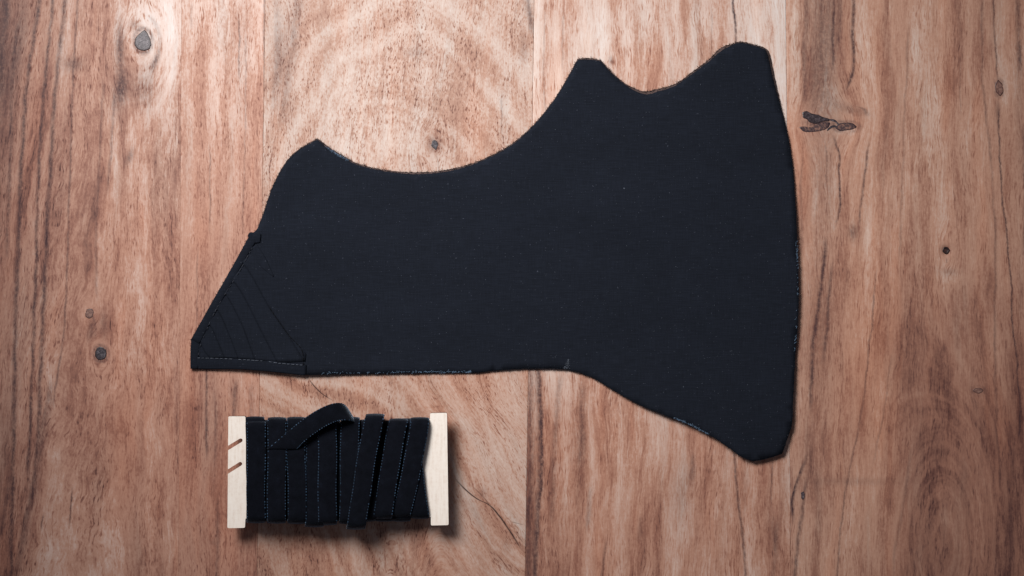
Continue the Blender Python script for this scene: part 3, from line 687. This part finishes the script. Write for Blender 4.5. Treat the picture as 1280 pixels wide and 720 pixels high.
def slab(name, pts, z0, z1, parent):
    n = len(pts); bm = bmesh.new()
    vt = [bm.verts.new(P(p[0], p[1], z1)) for p in pts]
    vb = [bm.verts.new(P(p[0], p[1], z1) - Vector((0, 0, (z1-z0)*K))) for p in pts]
    ft = bm.faces.new(vt); fb = bm.faces.new(list(reversed(vb))); sides = []
    for i in range(n): sides.append(bm.faces.new((vt[(i+1) % n], vt[i], vb[i], vb[(i+1) % n])))
    for f_ in sides: f_.material_index = 1
    bmesh.ops.recalc_face_normals(bm, faces=bm.faces)
    bmesh.ops.triangulate(bm, faces=[ft, fb])
    me = bpy.data.meshes.new(name); bm.to_mesh(me); bm.free(); me.materials.append(Mw.m); me.materials.append(Mb.m)
    return link(name, me, parent)
def rc(cx, cy, r, a0, a1, n=5): return [(cx+r*math.cos(math.radians(a0+(a1-a0)*i/n)), cy+r*math.sin(math.radians(a0+(a1-a0)*i/n))) for i in range(n+1)]
def slot(ye, xe, yi, xi, w_):
    """slanted slot opening on the left edge at (xe, ye), round inner end at (xi, yi); walked from below to above"""
    d = np.array([xi-xe, yi-ye]); d = d/np.linalg.norm(d); nn = np.array([-d[1], d[0]]); r = w_/2     # nn points down
    a = math.degrees(math.atan2(nn[1], nn[0])); out = [(xe, ye+r/abs(d[0]))]
    out += rc(xi, yi, r, a, a-180, 7); out += [(xe, ye-r/abs(d[0]))]; return out
left = rc(287.2, 522.2, 1.8, 180, 270) + rc(305.2, 521.9, 1.6, 270, 360) + [(307, 529.5), (309.2, 530), (313, 530), (313, 647.5), (308.6, 647.5), (306.8, 648.5)] + rc(304.6, 658.2, 1.6, 0, 90) + rc(286, 658.4, 1.8, 90, 180)
left += slot(589.5, 284.9, 579.8, 300.3, 4.8) + slot(560.0, 285.1, 550.4, 300.8, 4.8)
slab('flange', left, ZC0, ZC1, card)
right = rc(539.2, 518, 1.6, 180, 270) + rc(556.9, 517.8, 1.8, 270, 360) + rc(558.9, 654.6, 1.8, 0, 90) + rc(540.2, 655.2, 1.6, 90, 180) + [(538.6, 646.5), (536.2, 645.5), (518, 645.5), (518, 525), (535.8, 524.5), (537.4, 523.5)]
slab('flange', right, ZC0, ZC1, card)
slab('core', [(313.2, 531), (517.8, 527.5), (517.8, 644), (313.2, 646.5)], ZC0+0.2, ZC1-0.2, card)

# ------------------------------------------------------------------ velvet ribbon
Mv = NT('black_velvet'); g = Mv.n('ShaderNodeNewGeometry').outputs['Position']
na = Mv.noise(g, 260, 3, 0.6); nb_ = Mv.noise(g, 2200, 2, 0.7)
Mv.put(Mv.b.inputs['Base Color'], Mv.cramp(Mv.add(Mv.mul(na, 0.6), Mv.mul(nb_, 0.4)), [(0.3, lin(8, 9, 14)), (0.6, lin(15, 17, 24)), (0.85, lin(26, 32, 44))]))
Mv.b.inputs['Roughness'].default_value = 0.95; Mv.b.inputs['Specular IOR Level'].default_value = 0.05
Mv.b.inputs['Sheen Weight'].default_value = 0.7; Mv.b.inputs['Sheen Roughness'].default_value = 0.28; Mv.b.inputs['Sheen Tint'].default_value = (0.55, 0.68, 0.85, 1)
Mv.bump(nb_, 0.7, 0.0003)
tm_selv = thread_mat('selvedge_thread', lin(66, 90, 116), 0.5)
ribbon = empty('velvet_ribbon'); tag(ribbon, 'narrow black velvet ribbon with stitched blue edges wound around the plywood card', 'ribbon')

def sweep(name, C, W, Nn, half, thick, closed, parent=ribbon, dash=(True, True), dash_range=None, dper=3.7):
    """ribbon: centre points C (px, px, z), width directions W, normals Nn; half width, pile thickness; rounded long edges"""
    prof = [(-1.0, -0.5), (-1.0, -0.1), (-0.97, 0.1), (-0.90, 0.30), (-0.75, 0.50), (-0.4, 0.72), (0, 0.80), (0.4, 0.72), (0.75, 0.50), (0.90, 0.30), (0.97, 0.1), (1.0, -0.1), (1.0, -0.5)]
    n = len(C); m = len(prof); V = []
    for c, w_, nn in zip(C, W, Nn):
        for u, h in prof:
            p = c + w_*(u*half) + nn*(h*thick); V.append(P(*p))
    F = []
    R = n if closed else n-1
    for i in range(R):
        for j in range(m):
            a, b = i*m+j, i*m+(j+1) % m; c2, d2 = ((i+1) % n)*m+(j+1) % m, ((i+1) % n)*m+j
            F.append((a, b, c2, d2))
    if not closed: F += [tuple(range(m)), tuple((n-1)*m+j for j in reversed(range(m)))]
    me = mesh(name, V, F); bm = bmesh.new(); bm.from_mesh(me); bmesh.ops.recalc_face_normals(bm, faces=bm.faces); bm.to_mesh(me); bm.free()
    o = link(name, me, parent, Mv.m)
    # woven edge: row of tiny pale stitches
    V, F = [], []; lo, hi = dash_range or (0, n-1)
    C_, W_, N_ = np.array(C), np.array(W), np.array(Nn)
    dd = np.r_[0, np.cumsum(np.linalg.norm(np.diff(C_[lo:hi+1], axis=0), axis=1))]
    for side, on in ((-1, dash[0]), (1, dash[1])):
        if not on: continue
        sft = random.random()*3
        k = sft
        while k+1.6 < dd[-1]:
            e = []
            for q in (k, k+random.uniform(1.0, 1.5)):
                c = np.array([np.interp(q, dd, C_[lo:hi+1, i]) for i in range(3)]); w1 = np.array([np.interp(q, dd, W_[lo:hi+1, i]) for i in range(3)]); n1 = np.array([np.interp(q, dd, N_[lo:hi+1, i]) for i in range(3)])
                e.append(P(*(c + w1*side*(half*0.95) + n1*thick*0.24)))
            if random.random() > 0.12: bar(V, F, e[0], e[1], random.uniform(0.7, 1.15), 0.3)
            k += dper*random.uniform(.9, 1.1)
    s_ = link('selvedge', mesh('selvedge', V, F, False), o, tm_selv); s_['kind'] = 'stuff'
    return o
def wrap(xt, xb, yt, yb, zt, zb=1.2, half=11.8, bow=0.0, dash=(True, True), a_=6.5):
    C, W, Nn = [], [], []
    zc, rz = (zt+zb)/2, (zt-zb)/2; nF, nE = 26, 9
    ya, yb2 = yt+a_, yb-a_
    sl = (xb-xt)/(yb-yt)
    wd = np.array([1.0, -sl, random.uniform(-0.07, 0.07)])/math.hypot(1, sl)
    def xat(y): t = (y-yt)/(yb-yt); return xt+(xb-xt)*t + bow*math.sin(math.pi*t)
    seed = random.random()*50
    for i in range(nF):                                   # over the front, away edge to near edge
        t = i/(nF-1); y = ya+(yb2-ya)*t
        C.append((xat(y)+1.3*mnoise(Vector((y*.022, seed, 0))), y, zt+1.2*math.sin(math.pi*t)+0.5*mnoise(Vector((y*.05, seed, 3))))); Nn.append((0, 0, 1.0)); W.append(wd)
    for i in range(1, nE):
        a = math.pi/2*(1-2*i/nE); C.append((xat(yb2+a_*math.cos(a)), yb2+a_*math.cos(a), zc+rz*math.sin(a))); Nn.append((0, math.cos(a), math.sin(a))); W.append((1, 0, 0))
    for i in range(8):
        t = i/7; y = yb2+(ya-yb2)*t; C.append((xat(y), y, zb)); Nn.append((0, 0, -1.0)); W.append((1, 0, 0))
    for i in range(1, nE):
        a = -math.pi/2+math.pi*i/nE; C.append((xat(ya-a_*math.cos(a)), ya-a_*math.cos(a), zc+rz*math.sin(a))); Nn.append((0, -math.cos(a), math.sin(a))); W.append((1, 0, 0))
    C = [np.array(c, float) for c in C]; W = [np.array(c, float) for c in W]; Nn = [np.array(c, float) for c in Nn]
    # start the list a little before the front so that stitches run over the far edge too
    k = 4; C = C[-k:]+C[:-k]; W = W[-k:]+W[:-k]; Nn = Nn[-k:]+Nn[:-k]
    return sweep('ribbon_wrap', C, W, Nn, half, 1.6, True, dash=dash, dash_range=(0, k+nF+3))
for i in range(9):                                         # inner layer
    x = 325+i*22.2; wrap(x, x+random.uniform(-1, 1), 526+random.uniform(-1, 1), 651, 35.5 if i < 7 else 29.8, 4.2, 11.4, dash=(False, False))
wrap(319, 319.5, 521.5, 650, 33, 4.0, 11.6, dash=(False, False))
wrap(509, 525, 524, 647.5, 32.2, 2.8)
wrap(320.2, 320.2, 526, 653, 40.5)
wrap(346.5, 345.5, 522.3, 653.5, 41.5)
wrap(370.5, 371.2, 522, 654, 40.5)
wrap(395.5, 393, 524, 658, 39.2)
wrap(409, 409.6, 523, 655.5, 42.5)
wrap(438, 435.5, 522, 654, 40.5)
wrap(498.6, 478, 524, 648.5, 37.5, bow=-1.0)
wrap(524.8, 501, 522.5, 647, 35.0, bow=2.5)
wrap(469, 445, 518, 661, 46.5, 0.9, bow=-1.5)
# loose end: lifts off the winding, arches over the far edge and tucks behind
tp = [(353, 561, 44.0), (360, 555, 45.5), (370, 546, 48.0), (382, 536, 50.5), (394, 527.5, 52.8), (406, 520.5, 54.2), (417, 516, 53.5), (426.5, 514.5, 50.0), (434, 515.8, 43.5), (439, 519, 35.0), (441.5, 523, 26.0)]
T = np.array(tp, float); tt = np.linspace(0, len(tp)-1, 60)
def cr(i):
    k = min(len(tp)-2, int(i)); t = i-k; p0, p1, p2, p3 = T[max(0, k-1)], T[k], T[k+1], T[min(len(tp)-1, k+2)]
    return 0.5*((2*p1)+(p2-p0)*t+(2*p0-5*p1+4*p2-p3)*t*t+(3*p1-p0-3*p2+p3)*t**3)
C = [cr(i) for i in tt]; W, Nn = [], []
for i in range(len(C)):
    d = C[min(len(C)-1, i+1)]-C[max(0, i-1)]; d = d/np.linalg.norm(d)
    f = i/(len(C)-1); ang = math.radians(48 - 36*max(0.0, (f-0.55)/0.45))
    wv = np.array([math.sin(ang)*1.0, math.cos(ang), 0.0]); q_ = max(0.0, (f-0.35)/0.65); wv = np.array([0.62-0.12*q_, 0.785+0.1*q_, 0.0])
    wv = wv-d*np.dot(wv, d); wv = wv/np.linalg.norm(wv)
    nn = np.cross(d, wv); nn = nn/np.linalg.norm(nn)
    if nn[2] < 0 and f < 0.6: nn = -nn
    if Nn and np.dot(nn, Nn[-1]) < 0: nn = -nn
    if f < 0.22:                                   # end cut on the slant
        g_ = 1-f/0.22; wv = wv*(1-g_)+np.array([1.0/wv[1]*0.62/0.62, 0.0, 0.0])*g_*1.25
    W.append(wv); Nn.append(nn)
sweep('loose_end', C, W, Nn, 11.6, 1.3, False, dash_range=(0, 50))
